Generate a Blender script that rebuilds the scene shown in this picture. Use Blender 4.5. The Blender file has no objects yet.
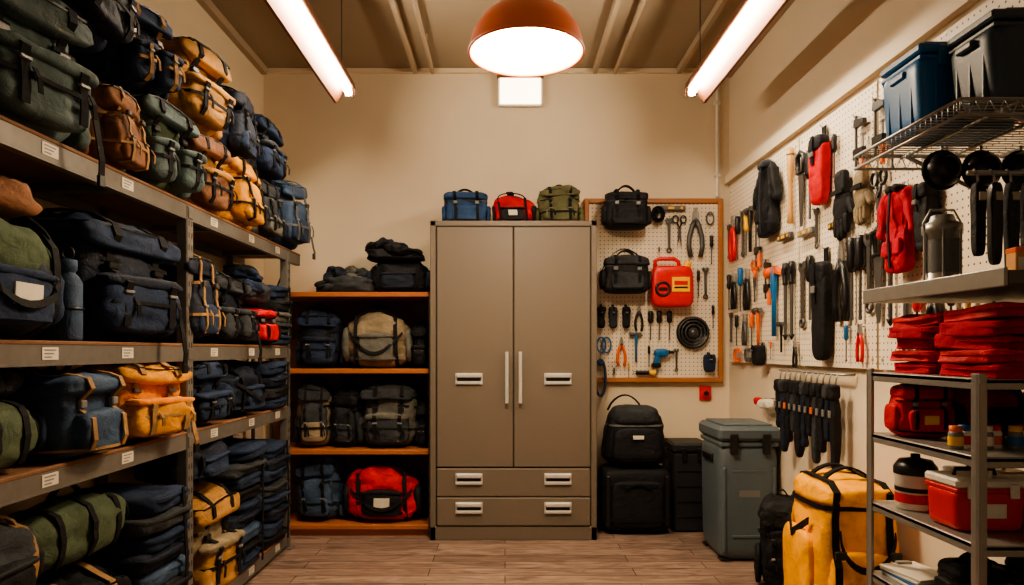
import bpy, math, random
from mathutils import Vector, Matrix, noise, Euler
random.seed(7)
scene=bpy.context.scene
PI=math.pi
V=Vector

# ------------------------------------------------------------ materials
def lin(c):
    c=c/255.0
    return c/12.92 if c<=0.04045 else ((c+0.055)/1.055)**2.4
def C(r,g,b,k=1.0): return (lin(r)*k,lin(g)*k,lin(b)*k,1)
def newmat(name):
    m=bpy.data.materials.new(name); m.use_nodes=True
    nt=m.node_tree
    return m,nt,nt.nodes['Principled BSDF']
def mixcol(nt,fac,a,b):
    n=nt.nodes.new('ShaderNodeMix'); n.data_type='RGBA'
    n.inputs[6].default_value=a; n.inputs[7].default_value=b
    nt.links.new(fac,n.inputs[0]); return n.outputs[2]
def sc(c,k): return (c[0]*k,c[1]*k,c[2]*k,1)
_mc={}
def fabric(name,rgb,rough=.85,weave=240,bump=.36):
    if name in _mc: return _mc[name]
    m,nt,b=newmat(name); col=C(*rgb)
    tc=nt.nodes.new('ShaderNodeTexCoord')
    n1=nt.nodes.new('ShaderNodeTexNoise'); n1.inputs['Scale'].default_value=8; n1.inputs['Detail'].default_value=10; n1.inputs['Roughness'].default_value=.65
    nt.links.new(tc.outputs['Object'],n1.inputs['Vector'])
    r=nt.nodes.new('ShaderNodeValToRGB'); r.color_ramp.elements[0].position=.3; r.color_ramp.elements[1].position=.72
    r.color_ramp.elements[0].color=sc(col,.6); r.color_ramp.elements[1].color=sc(col,1.45)
    nt.links.new(n1.outputs['Fac'],r.inputs[0]); nt.links.new(r.outputs[0],b.inputs['Base Color'])
    b.inputs['Roughness'].default_value=rough; b.inputs['Specular IOR Level'].default_value=.3
    n2=nt.nodes.new('ShaderNodeTexNoise'); n2.inputs['Scale'].default_value=14; n2.inputs['Detail'].default_value=3
    n2.inputs['Distortion'].default_value=1.3
    nt.links.new(tc.outputs['Object'],n2.inputs['Vector'])
    n3=nt.nodes.new('ShaderNodeTexNoise'); n3.inputs['Scale'].default_value=weave
    nt.links.new(tc.outputs['Object'],n3.inputs['Vector'])
    b1=nt.nodes.new('ShaderNodeBump'); b1.inputs['Strength'].default_value=bump; b1.inputs['Distance'].default_value=.025
    b2=nt.nodes.new('ShaderNodeBump'); b2.inputs['Strength'].default_value=.35; b2.inputs['Distance'].default_value=.003
    nt.links.new(n2.outputs['Fac'],b1.inputs['Height']); nt.links.new(n3.outputs['Fac'],b2.inputs['Height'])
    nt.links.new(b1.outputs[0],b2.inputs['Normal']); nt.links.new(b2.outputs[0],b.inputs['Normal'])
    _mc[name]=m; return m
def hard(name,rgb,rough=.45,metal=0,var=.12,bump=0,scale=30,em=0):
    if name in _mc: return _mc[name]
    m,nt,b=newmat(name); col=C(*rgb)
    tc=nt.nodes.new('ShaderNodeTexCoord')
    n1=nt.nodes.new('ShaderNodeTexNoise'); n1.inputs['Scale'].default_value=scale; n1.inputs['Detail'].default_value=4
    nt.links.new(tc.outputs['Object'],n1.inputs['Vector'])
    nt.links.new(mixcol(nt,n1.outputs['Fac'],sc(col,1-var),sc(col,1+var)),b.inputs['Base Color'])
    b.inputs['Roughness'].default_value=rough; b.inputs['Metallic'].default_value=metal
    if em: b.inputs['Emission Color'].default_value=col; b.inputs['Emission Strength'].default_value=em
    if bump:
        bn=nt.nodes.new('ShaderNodeBump'); bn.inputs['Strength'].default_value=bump; bn.inputs['Distance'].default_value=.003
        nt.links.new(n1.outputs['Fac'],bn.inputs['Height']); nt.links.new(bn.outputs[0],b.inputs['Normal'])
    _mc[name]=m; return m
def emis(name,rgb,s):
    m,nt,b=newmat(name); b.inputs['Base Color'].default_value=C(*rgb)
    b.inputs['Emission Color'].default_value=C(*rgb); b.inputs['Emission Strength'].default_value=s
    return m
def wood(name,rgb,rgb2,axis='X',rough=.45):
    m,nt,b=newmat(name)
    tc=nt.nodes.new('ShaderNodeTexCoord'); mp=nt.nodes.new('ShaderNodeMapping')
    s={'X':(1.5,22,22),'Y':(22,1.5,22),'Z':(22,22,1.5)}[axis]
    mp.inputs['Scale'].default_value=s
    nt.links.new(tc.outputs['Object'],mp.inputs[0])
    n=nt.nodes.new('ShaderNodeTexNoise'); n.inputs['Scale'].default_value=2; n.inputs['Detail'].default_value=6; n.inputs['Distortion'].default_value=.8
    nt.links.new(mp.outputs[0],n.inputs['Vector'])
    nt.links.new(mixcol(nt,n.outputs['Fac'],C(*rgb),C(*rgb2)),b.inputs['Base Color'])
    b.inputs['Roughness'].default_value=rough
    return m
def wallmat(name,rgb,rough=.85):
    m,nt,b=newmat(name); col=C(*rgb)
    tc=nt.nodes.new('ShaderNodeTexCoord')
    n=nt.nodes.new('ShaderNodeTexNoise'); n.inputs['Scale'].default_value=2.5; n.inputs['Detail'].default_value=8
    nt.links.new(tc.outputs['Object'],n.inputs['Vector'])
    nt.links.new(mixcol(nt,n.outputs['Fac'],sc(col,.92),sc(col,1.06)),b.inputs['Base Color'])
    n2=nt.nodes.new('ShaderNodeTexNoise'); n2.inputs['Scale'].default_value=90; n2.inputs['Detail'].default_value=3
    nt.links.new(tc.outputs['Object'],n2.inputs['Vector'])
    bn=nt.nodes.new('ShaderNodeBump'); bn.inputs['Strength'].default_value=.15; bn.inputs['Distance'].default_value=.004
    nt.links.new(n2.outputs['Fac'],bn.inputs['Height']); nt.links.new(bn.outputs[0],b.inputs['Normal'])
    b.inputs['Roughness'].default_value=rough
    return m
def pegmat(name,axes,rgb=(230,216,192)):
    m,nt,b=newmat(name)
    tc=nt.nodes.new('ShaderNodeTexCoord')
    s=nt.nodes.new('ShaderNodeVectorMath'); s.operation='SCALE'; s.inputs['Scale'].default_value=1/.028
    f=nt.nodes.new('ShaderNodeVectorMath'); f.operation='FRACTION'
    sub=nt.nodes.new('ShaderNodeVectorMath'); sub.operation='SUBTRACT'; sub.inputs[1].default_value=(.5,.5,.5)
    mul=nt.nodes.new('ShaderNodeVectorMath'); mul.operation='MULTIPLY'; mul.inputs[1].default_value=axes
    ln=nt.nodes.new('ShaderNodeVectorMath'); ln.operation='LENGTH'
    lt=nt.nodes.new('ShaderNodeMath'); lt.operation='LESS_THAN'; lt.inputs[1].default_value=.14
    L=nt.links.new
    L(tc.outputs['Object'],s.inputs[0]); L(s.outputs[0],f.inputs[0]); L(f.outputs[0],sub.inputs[0])
    L(sub.outputs[0],mul.inputs[0]); L(mul.outputs[0],ln.inputs[0]); L(ln.outputs['Value'],lt.inputs[0])
    L(mixcol(nt,lt.outputs[0],C(*rgb),C(88,70,52)),b.inputs['Base Color'])
    b.inputs['Roughness'].default_value=.6
    return m
def floormat():
    m,nt,b=newmat('wood_floor_planks'); L=nt.links.new
    tc=nt.nodes.new('ShaderNodeTexCoord')
    br=nt.nodes.new('ShaderNodeTexBrick'); br.inputs['Scale'].default_value=1
    br.inputs['Brick Width'].default_value=1.1; br.inputs['Row Height'].default_value=.12
    br.inputs['Mortar Size'].default_value=.0028; br.offset=.37
    br.inputs['Color1'].default_value=C(136,114,102); br.inputs['Color2'].default_value=C(166,143,128)
    br.inputs['Mortar'].default_value=C(66,52,44)
    L(tc.outputs['Object'],br.inputs['Vector'])
    mp=nt.nodes.new('ShaderNodeMapping'); mp.inputs['Scale'].default_value=(2.6,12,1); L(tc.outputs['Object'],mp.inputs[0])
    n=nt.nodes.new('ShaderNodeTexNoise'); n.inputs['Scale'].default_value=1.7; n.inputs['Detail'].default_value=9; n.inputs['Distortion'].default_value=1.5
    L(mp.outputs[0],n.inputs['Vector'])
    r=nt.nodes.new('ShaderNodeValToRGB'); r.color_ramp.elements[0].position=.32; r.color_ramp.elements[1].position=.7
    r.color_ramp.elements[0].color=(.45,.42,.4,1); r.color_ramp.elements[1].color=(1.15,1.13,1.12,1)
    L(n.outputs['Fac'],r.inputs[0])
    mx=nt.nodes.new('ShaderNodeMix'); mx.data_type='RGBA'; mx.blend_type='MULTIPLY'; mx.inputs[0].default_value=1
    L(br.outputs['Color'],mx.inputs[6]); L(r.outputs[0],mx.inputs[7]); L(mx.outputs[2],b.inputs['Base Color'])
    b.inputs['Roughness'].default_value=.5
    bn=nt.nodes.new('ShaderNodeBump'); bn.inputs['Strength'].default_value=.2; bn.inputs['Distance'].default_value=.003
    L(n.outputs['Fac'],bn.inputs['Height']); L(bn.outputs[0],b.inputs['Normal'])
    return m

NAVY=fabric('navy_canvas',(38,51,74)); NAVY2=fabric('midnight_nylon',(28,35,50),.7)
BLK=fabric('black_nylon',(25,26,30),.65); CHAR=fabric('charcoal_canvas',(54,57,61))
OLIVE=fabric('olive_canvas',(94,94,66)); GREEN=fabric('green_canvas',(76,88,68)); TEAL=fabric('teal_nylon',(80,96,96),.75)
TAN=fabric('tan_canvas',(170,126,72)); MUST=fabric('mustard_canvas',(206,142,52)); BRN=fabric('brown_canvas',(126,88,64))
BEIGE=fabric('khaki_canvas',(136,122,98)); GREY=fabric('grey_canvas',(98,97,90)); BLUE=fabric('blue_nylon',(42,72,110),.65)
RED=fabric('red_nylon',(196,24,34),.65); DRED=fabric('crimson_cotton',(172,20,42),.88,bump=.3); YEL=fabric('yellow_nylon',(255,176,2),.6,bump=.25)
ORG=fabric('orange_canvas',(216,130,40)); SLATE=fabric('slate_nylon',(58,76,100),.7)
WEB=fabric('black_webbing',(18,18,20),.8,400,.1); WEBT=fabric('tan_webbing',(150,118,80),.8,400,.1); WEBG=fabric('grey_webbing',(92,92,90),.8,400,.1)
PLB=hard('black_plastic',(24,24,26),.35); PLG=hard('grey_plastic',(120,120,118),.4); LABEL=hard('white_label',(216,208,190),.6)
STEEL=hard('brushed_steel',(160,157,151),.36,.55); CHROME=hard('polished_handle_steel',(214,211,205),.3,.35); DSTEEL=hard('dark_steel',(92,90,88),.4,.5); GALV=hard('galvanised_steel',(116,112,106),.5,.35,.2)
REDP=hard('red_plastic',(210,26,24),.35); BLUEP=hard('blue_plastic',(24,100,156),.4); CRATE=hard('slate_plastic_crate',(54,68,82),.45)
ORP=hard('orange_plastic',(230,104,30),.4); YELP=hard('yellow_plastic',(244,184,30),.4); WHP=hard('white_plastic',(228,222,208),.4)
COOL=hard('cooler_grey_plastic',(88,100,106),.42,0,.08,.15,60); CABM=hard('taupe_cabinet_paint',(113,103,91),.42,0,.04,.05,120)
CABD=hard('cabinet_shadow_gap',(34,30,26),.7); WOODH=wood('hickory_handle',(190,140,80),(214,168,104),'Z')
SHELFW=wood('orange_shelf_wood',(158,90,50),(188,116,68),'X'); FRAMEW=wood('oak_frame',(156,98,56),(184,122,72),'X')
BOARDW=wood('rack_board_wood',(104,72,50),(132,94,66),'Y',.8)
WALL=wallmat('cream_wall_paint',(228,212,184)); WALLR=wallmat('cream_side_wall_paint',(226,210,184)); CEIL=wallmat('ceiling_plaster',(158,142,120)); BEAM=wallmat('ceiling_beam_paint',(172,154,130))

# ------------------------------------------------------------ mesh builder
_uc={}
def unit_cube(res):
    if res in _uc: return _uc[res]
    idx={}; vs=[]; fs=[]
    def w(i):
        t=i/res*2-1; return .6*t+.4*math.sin(PI/2*t)
    def gid(k):
        if k not in idx: idx[k]=len(vs); vs.append((w(k[0]),w(k[1]),w(k[2])))
        return idx[k]
    for a in range(3):
        b,c=(a+1)%3,(a+2)%3
        for s in (0,res):
            for i in range(res):
                for j in range(res):
                    q=[]
                    for (u,v) in ((i,j),(i+1,j),(i+1,j+1),(i,j+1)):
                        k=[0,0,0]; k[a]=s; k[b]=u; k[c]=v; q.append(gid(tuple(k)))
                    fs.append(tuple(q) if s else tuple(reversed(q)))
    _uc[res]=(vs,fs); return vs,fs
class Part:
    def __init__(s,c,h,n,taper,rot,amp,seed):
        s.c=V(c); s.h=h; s.n=n; s.t=taper; s.amp=amp
        s.R=rot.to_3x3() if rot else None; s.Ri=s.R.inverted() if rot else None
        s.sd=V((seed*3.17,seed*1.31,seed*7.7))
    def pt(s,v):
        n=s.n; x,y,z=v
        q=(abs(x)**n+abs(y)**n+abs(z)**n)**(1/n); x/=q;y/=q;z/=q
        g=V((math.copysign(abs(x)**(n-1),x)/s.h[0],math.copysign(abs(y)**(n-1),y)/s.h[1],math.copysign(abs(z)**(n-1),z)/s.h[2])).normalized()
        k=1-s.t*(z*.5+.5)
        p=V((x*s.h[0]*k,y*s.h[1]*(1-(1-k)*.6),z*s.h[2]))
        if s.amp:
            a=s.amp*min(1,max(0,(z+1)*2.5)); e=p+s.sd
            r1=1-2.4*abs(noise.noise(V((e.x*8,e.y*8,e.z*13)))); r2=1-2.4*abs(noise.noise(V((e.x*17,e.y*17,e.z*26))))
            p=p+g*a*(noise.noise(e*5)*1.2+.8*(r1-.75)+.4*(r2-.7))
        if s.R: p=s.R@p
        return p+s.c
    def inside(s,p):
        q=p-s.c
        if s.R: q=s.Ri@q
        z=q.z/s.h[2]
        if abs(z)>1: return False
        k=1-s.t*(z*.5+.5)
        x=abs(q.x/(s.h[0]*k)); y=abs(q.y/(s.h[1]*(1-(1-k)*.6)))
        if x>1 or y>1: return False
        return x**s.n+y**s.n+abs(z)**s.n<=1
class B:
    def __init__(s): s.v=[];s.f=[];s.mi=[];s.sm=[];s.mats=[];s.parts=[]
    def add(s,vs,fs,mat,smooth=True):
        if mat not in s.mats: s.mats.append(mat)
        k=s.mats.index(mat); o=len(s.v)
        s.v.extend([tuple(p) for p in vs])
        for f in fs: s.f.append(tuple(i+o for i in f)); s.mi.append(k); s.sm.append(smooth)
    def soft(s,c,h,mat,n=3.5,amp=.008,seed=0,taper=0,res=9,rot=None):
        p=Part(c,h,n,taper,rot,amp,seed); vs,fs=unit_cube(res)
        s.add([p.pt(v) for v in vs],fs,mat); s.parts.append(p); return p
    def box(s,c,h,mat,bev=.003,rot=None):
        bev=min(bev,min(h)*.49); vs=[];fs=[]
        ids={}
        for sx in(-1,1):
            for sy in(-1,1):
                for sz in(-1,1):
                    for k in range(3):
                        sg=(sx,sy,sz); p=[sg[i]*(h[i]-(0 if i==k else bev)) for i in range(3)]
                        ids[(sx,sy,sz,k)]=len(vs); vs.append(V(p))
        def F(l):
            a=vs[l[1]]-vs[l[0]]; b=vs[l[2]]-vs[l[1]]; m=sum((vs[i] for i in l),V((0,0,0)))
            if a.cross(b).dot(m)<0: l=l[::-1]
            fs.append(tuple(l))
        for k in range(3):
            i,j=(k+1)%3,(k+2)%3
            for sg in(-1,1):
                l=[]
                for (u,w) in((-1,-1),(1,-1),(1,1),(-1,1)):
                    q=[0,0,0];q[k]=sg;q[i]=u;q[j]=w; l.append(ids[(*q,k)])
                F(l)
            for u in(-1,1):
                for w in(-1,1):
                    a=[0,0,0];b=[0,0,0];a[i]=b[i]=u;a[j]=b[j]=w;a[k]=-1;b[k]=1
                    F([ids[(*a,i)],ids[(*b,i)],ids[(*b,j)],ids[(*a,j)]])
        for sx in(-1,1):
            for sy in(-1,1):
                for sz in(-1,1): F([ids[(sx,sy,sz,k)] for k in range(3)])
        R=rot.to_3x3() if rot else None
        s.add([(R@p if R else p)+V(c) for p in vs],fs,mat,False)
    def bx(s,x0,x1,y0,y1,z0,z1,mat,bev=.003):
        s.box(((x0+x1)/2,(y0+y1)/2,(z0+z1)/2),(abs(x1-x0)/2,abs(y1-y0)/2,abs(z1-z0)/2),mat,bev)
    def cyl(s,p0,p1,r0,mat,r1=None,seg=14):
        r1=r0 if r1 is None else r1
        p0=V(p0);p1=V(p1);d=(p1-p0).normalized()
        a=d.orthogonal().normalized();b=d.cross(a); vs=[]
        for p,r in((p0,r0),(p1,r1)):
            for i in range(seg):
                t=2*PI*i/seg; vs.append(p+a*math.cos(t)*r+b*math.sin(t)*r)
        fs=[(i,(i+1)%seg,seg+(i+1)%seg,seg+i) for i in range(seg)]
        s.add(vs,fs,mat); s.add(vs[:seg],[tuple(reversed(range(seg)))],mat,False); s.add(vs[seg:],[tuple(range(seg))],mat,False)
    def lathe(s,prof,c,mat,seg=28,rot=None):
        vs=[];fs=[];R=rot.to_3x3() if rot else None
        for r,z in prof:
            for i in range(seg):
                t=2*PI*i/seg; p=V((r*math.cos(t),r*math.sin(t),z)); vs.append((R@p if R else p)+V(c))
        for k in range(len(prof)-1):
            for i in range(seg):
                j=(i+1)%seg; fs.append((k*seg+i,k*seg+j,(k+1)*seg+j,(k+1)*seg+i))
        s.add(vs,fs,mat)
    def tube(s,pts,r,mat,seg=8,closed=False,flat=1):
        pts=[V(p) for p in pts]; n=len(pts); vs=[];fs=[]; prev=None
        for i,p in enumerate(pts):
            if closed: t=pts[(i+1)%n]-pts[i-1]
            else: t=pts[min(i+1,n-1)]-pts[max(i-1,0)]
            t.normalize()
            a=(prev-t*prev.dot(t)) if prev is not None else t.orthogonal()
            if a.length<1e-5:a=t.orthogonal()
            a.normalize(); prev=a; b=t.cross(a)
            for k in range(seg):
                u=2*PI*k/seg; vs.append(p+a*math.cos(u)*r+b*math.sin(u)*r*flat)
        for i in range(n if closed else n-1):
            for k in range(seg):
                j=(k+1)%seg;i2=(i+1)%n; fs.append((i*seg+k,i*seg+j,i2*seg+j,i2*seg+k))
        if not closed: fs.append(tuple(reversed(range(seg)))); fs.append(tuple((n-1)*seg+k for k in range(seg)))
        s.add(vs,fs,mat)
    def ring(s,c,R,r,mat,axis='Y',seg=24,sy=1):
        pts=[]
        for i in range(seg):
            t=2*PI*i/seg;a=R*math.cos(t);b=R*math.sin(t)*sy
            pts.append(V(c)+(V((a,0,b)) if axis=='Y' else V((a,b,0)) if axis=='Z' else V((0,a,b))))
        s.tube(pts,r,mat,8,True)
    def ribbon(s,pts,side,w,t,mat):
        pts=[V(p) for p in pts]; side=V(side).normalized(); n=len(pts);vs=[];fs=[]
        if n<2: return
        for i,p in enumerate(pts):
            tg=(pts[min(i+1,n-1)]-pts[max(i-1,0)])
            if tg.length<1e-6: tg=V((0,0,1))
            nr=side.cross(tg).normalized()
            for a,b in((-1,-1),(1,-1),(1,1),(-1,1)): vs.append(p+side*a*w/2+nr*b*t/2)
        for i in range(n-1):
            for k in range(4): j=(k+1)%4; fs.append((i*4+k,i*4+j,i*4+4+j,i*4+4+k))
        fs.append((3,2,1,0)); fs.append(tuple((n-1)*4+k for k in range(4)))
        s.add(vs,fs,mat,False)
    def env(s,o,d,R=.6,off=.005):
        o=V(o);d=V(d).normalized(); r=R
        while r>0:
            p=o+d*r
            for q in s.parts:
                if q.inside(p): return o+d*(r+off)
            r-=.006
        return o
    def loopstrap(s,x,z0,a0,a1,w,mat,n=18,off=.006,t=.005):
        pts=[]
        for i in range(n+1):
            a=math.radians(a0+(a1-a0)*i/n); pts.append(s.env((x,0,z0),(0,-math.cos(a),math.sin(a)),off=off))
        s.ribbon(pts,(1,0,0),w,t,mat); return pts
    def hstrap(s,z,a0,a1,w,mat,n=14,off=.006,t=.005):
        pts=[]
        for i in range(n+1):
            a=math.radians(a0+(a1-a0)*i/n); pts.append(s.env((0,0,z),(math.sin(a),-math.cos(a),0),off=off))
        s.ribbon(pts,(0,0,1),w,t,mat); return pts
    def prism(s,pts,y0,y1,mat):
        n=len(pts); vs=[(x,y0,z) for x,z in pts]+[(x,y1,z) for x,z in pts]
        fs=[tuple(range(n)),tuple(reversed(range(n,2*n)))]+[(i,i+n,(i+1)%n+n,(i+1)%n) for i in range(n)]
        s.add(vs,fs,mat,False)
    def warp(s,w,h,k,a=.1):
        # slouch: coherent low-frequency deformation of the whole bag, growing with height
        A=w*a; o=V((k*5.3,k*2.1,k*9.7)); lean=noise.noise(o)*A*1.2
        nv=[]
        for x,y,z in s.v:
            t=max(0,min(1.2,z/h)); q=V((x,y,z))*(1.1/max(w,.1))+o
            dx=noise.noise(q)*A*t+lean*t*t; dy=noise.noise(q+V((31,7,3)))*A*.5*t; dz=noise.noise(q+V((3,51,13)))*A*.9*t-abs(x/w)**2*A*1.1*t
            nv.append((x+dx,y+dy,z+dz))
        s.v=nv
    def finish(s,name,loc=(0,0,0),rz=0,rx=0,ry=0,sc=1):
        me=bpy.data.meshes.new(name); me.from_pydata(s.v,[],s.f)
        for m in s.mats: me.materials.append(m)
        me.polygons.foreach_set('material_index',s.mi); me.polygons.foreach_set('use_smooth',s.sm); me.update()
        ob=bpy.data.objects.new(name,me); scene.collection.objects.link(ob)
        ob.location=loc; ob.rotation_euler=(math.radians(rx),math.radians(ry),math.radians(rz)); ob.scale=(sc,sc,sc)
        return ob
def R3(x=0,y=0,z=0):
    return Euler((math.radians(x),math.radians(y),math.radians(z))).to_matrix()

# ------------------------------------------------------------ bags
def arch(x0,x1,y,z,h,n=10):
    return [(x0+(x1-x0)*i/n,y,z+h*math.sin(PI*i/n)**.7) for i in range(n+1)]
_sd=[0]
def sd():
    _sd[0]+=1; return _sd[0]
def cn(m,kind): return m.name.split('_')[0]+'_'+kind
def backpack(loc,rz,w,h,d,col,acc=None,web=None,name=None,style=0,label=None,dangle=0,rx=0,ry=0,slouch=.13):
    name=name or cn(col,'backpack')
    acc=acc or col; web=web or WEB; k=sd(); b=B(); D=d*.8; am=min(.02,.055*w)
    b.soft((0,d*.07,h*.46),(w*.49,D*.5,h*.46),col,3.5,am,k,.1,17)
    b.soft((0,d*.03,h*.86),(w*.475,D*.53,h*.13),acc,3.2,am,k+50,.18,15,R3(7,random.uniform(-5,5)))
    b.soft((0,-d*.33,h*.79),(w*.43,d*.07,h*.1),acc,3.6,am*.5,k+51,-.05,9,R3(-8))
    if style==0:
        b.soft((0,-d*.34,h*.29),(w*.37,d*.14,h*.22),acc,3.7,am*.7,k+9,.05,12)
        b.soft((0,-d*.39,h*.47),(w*.38,d*.11,h*.05),col,3.6,am*.3,k+7,0,8)
    elif style==1:
        for sx in(-1,1):
            b.soft((sx*w*.22,-d*.34,h*.28),(w*.19,d*.14,h*.2),acc,3.8,am*.6,k+9,.04,10)
            b.soft((sx*w*.22,-d*.38,h*.44),(w*.2,d*.115,h*.045),acc,3.4,am*.3,k+7,0,7)
    else:
        b.soft((0,-d*.33,h*.38),(w*.41,d*.13,h*.3),acc,3.4,am*.7,k+9,.12,12)
        b.soft((0,-d*.42,h*.25),(w*.33,d*.07,h*.15),col,4,am*.4,k+7,.05,9)
    for sx in(-1,1): b.soft((sx*w*.49,d*.02,h*.26),(w*.075,d*.25,h*.21),acc,3.4,am*.5,k+sx,.1,8)
    zc=h*.5
    for sx in(-1,1):
        x=sx*w*.21
        b.loopstrap(x,zc,120,-42,w*.06,web)
        p=b.env((x,0,zc),(0,-1,math.tan(math.radians(14)) ),off=.012)
        b.box(p,(w*.045,.007,h*.028),PLB if web is not WEBT else DSTEEL,.003)
        p=b.env((x,0,h*.38),(0,-1,0),off=.01); b.box(p,(w*.04,.005,h*.012),PLG,.002)
        # loose webbing tail
        p=b.env((x+w*.05,0,h*.34),(0,-1,0),off=.012)
        b.ribbon([p,p+V((.004,-.01,-h*.06)),p+V((.01,-.006,-h*.15))],(1,0,0),w*.035,.003,web)
    b.hstrap(h*.3,-75,75,h*.03,web,off=.004)
    b.hstrap(h*.62,-95,-28,h*.03,web); b.hstrap(h*.62,28,95,h*.03,web)
    b.hstrap(h*.87,-80,80,h*.015,PLB,off=.004)
    b.ribbon([(p[0],p[1],p[2]) for p in arch(-w*.13,w*.13,d*.2,h*.95,h*.1)],(0,1,0),.022,.006,web)
    for sx in(-1,1):
        b.ribbon([(sx*w*.16,d*.36,h*.86),(sx*w*.2,d*.46,h*.8),(sx*w*.24,d*.49,h*.55),(sx*w*.28,d*.47,h*.3),(sx*w*.38,d*.38,h*.1)],(1,0,0),w*.15,.014,web)
    if label:
        p=b.env((0,0,h*.36),(0,-1,0),off=.007); b.box(p,(w*.13,.003,h*.05),label,.001)
    if dangle:
        p=b.env((w*.3,0,h*.2),(0,-1,0),off=.01)
        b.ribbon([p,p+V((0,-.012,-h*.15)),p+V((.01,-.015,-h*.15-dangle*.5)),p+V((.015,-.008,-h*.15-dangle))],(1,0,0),.022,.004,web)
        b.box(p+V((.015,-.008,-h*.15-dangle)),(.014,.006,.018),PLB)
    b.warp(w,h,k,slouch)
    return b.finish(name,loc,rz,rx,ry)
def duffel(loc,rz,w,h,d,col,acc=None,web=None,name=None,label=None,pocket=True,top=None,rx=0,ry=0,n=3.1,strap=True,slouch=.09):
    name=name or cn(col,'duffel_bag')
    acc=acc or col; web=web or WEB;k=sd();b=B(); am=min(.02,.05*w)
    b.soft((0,0,h*.47),(w*.5,d*.44,h*.47),col,n,am,k,.05,18)
    if top: b.soft((0,0,h*.72),(w*.475,d*.452,h*.26),top,3.2,am*.6,k+3,.08,12)
    for sx in(-1,1): b.soft((sx*w*.46,0,h*.4),(w*.07,d*.33,h*.3),acc,3,am*.5,k+sx+4,0,8)
    if pocket:
        b.soft((0,-d*.4,h*.34),(w*.27,d*.09,h*.22),acc,4,am*.5,k+8,.04,9)
        b.soft((0,-d*.42,h*.53),(w*.28,d*.08,h*.04),acc,3.4,am*.2,k+8,0,7)
    for sx in(-1,1):
        x=sx*w*.3; b.loopstrap(x,h*.45,-80,260,w*.055,web,26)
    for yy in(-1,1):
        q=b.env((w*.3,0,h*.45),(0,yy*.45,.5),off=.004)
        pts=[(w*.3*math.cos(PI*i/12),q.y*(1-.35*math.sin(PI*i/12)),q.z+h*.2*math.sin(PI*i/12)**.8) for i in range(13)]
        b.ribbon(pts,(0,1,.3),.026,.006,web)
    b.box((0,0,h*1.08),(w*.08,d*.1,.009),web,.006)
    zp=[b.env((w*.42*(i/10*2-1),0,h*.45),(0,0,1),off=.003) for i in range(11)]
    b.ribbon(zp,(0,1,0),.018,.005,PLB)
    b.hstrap(h*.18,-60,60,h*.05,acc,off=.003)
    if label:
        p=b.env((0,0,h*.36),(0,-1,0),off=.007); b.box(p,(w*.1,.003,h*.085),label,.001)
    if strap:
        p0=b.env((-w*.4,0,h*.5),(0,-1,.3),off=.006);p1=b.env((w*.4,0,h*.5),(0,-1,.3),off=.006)
        pts=[]
        for i in range(13):
            t=i/12;x=p0.x+(p1.x-p0.x)*t;z=p0.z-(h*.34)*math.sin(PI*t)
            e=b.env((x,0,max(z,.03)),(0,-1,0),off=.012); pts.append(V((x,min(e.y,p0.y*.8),max(z,.03))))
        b.ribbon(pts,(0,.3,1),.022,.005,web)
    b.warp(w,h,k,slouch)
    return b.finish(name,loc,rz,rx,ry)
def satchel(loc,rz,w,h,d,col,acc=None,web=None,name='shoulder_bag',label=None,rx=0,ry=0,flap=True,arc=.5):
    acc=acc or col;web=web or WEB;k=sd();b=B(); am=min(.012,.035*w)
    b.soft((0,0,h*.44),(w*.48,d*.42,h*.44),col,5.5,am,k,.05,13)
    b.soft((0,-d*.06 if flap else 0,h*.82),(w*.5,d*.46,h*.13),acc,4,am,k+2,.08,11)
    b.soft((0,-d*.43,h*.32),(w*.34,d*.1,h*.22),acc,5,am*.7,k+4,.03,9)
    for sx in(-1,1): b.soft((sx*w*.48,0,h*.36),(w*.06,d*.28,h*.24),col,4,am*.6,k+sx,.03,7)
    for sx in(-1,1):
        b.loopstrap(sx*w*.24,h*.5,110,-35,w*.06,web)
        p=b.env((sx*w*.24,0,h*.62),(0,-1,0),off=.012); b.box(p,(w*.045,.007,h*.045),PLG,.003)
    b.hstrap(h*.12,-80,80,h*.03,web); b.hstrap(h*.68,-80,80,h*.025,PLB,off=.003)
    b.ribbon(arch(-w*.2,w*.2,0,h*.93,h*.16),(0,1,0),.028,.01,web)
    if arc: b.ribbon(arch(-w*.48,w*.48,d*.1,h*.6,h*arc,16),(0,1,0),.022,.005,web)
    if label:
        p=b.env((0,0,h*.34),(0,-1,0),off=.006); b.box(p,(w*.12,.003,h*.08),label,.001)
    b.warp(w,h,k,.05)
    return b.finish(name,loc,rz,rx,ry)
def roll(loc,rz,w,r,col,web=None,name='sleeping_bag_roll',rx=0):
    web=web or WEB;k=sd();b=B()
    b.soft((0,0,r),(w*.5,r,r),col,2.7,.01,k,0,15)
    for sx in(-1,0,1): b.loopstrap(sx*w*.26,r,-90,270,.024,web,24)
    for sx in(-1,1): b.ring((sx*w*.47,0,r),r*.55,.006,web,'X')
    b.ribbon(arch(-w*.14,w*.14,0,2*r,.05),(0,1,0),.022,.005,web)
    return b.finish(name,loc,rz,rx)
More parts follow.
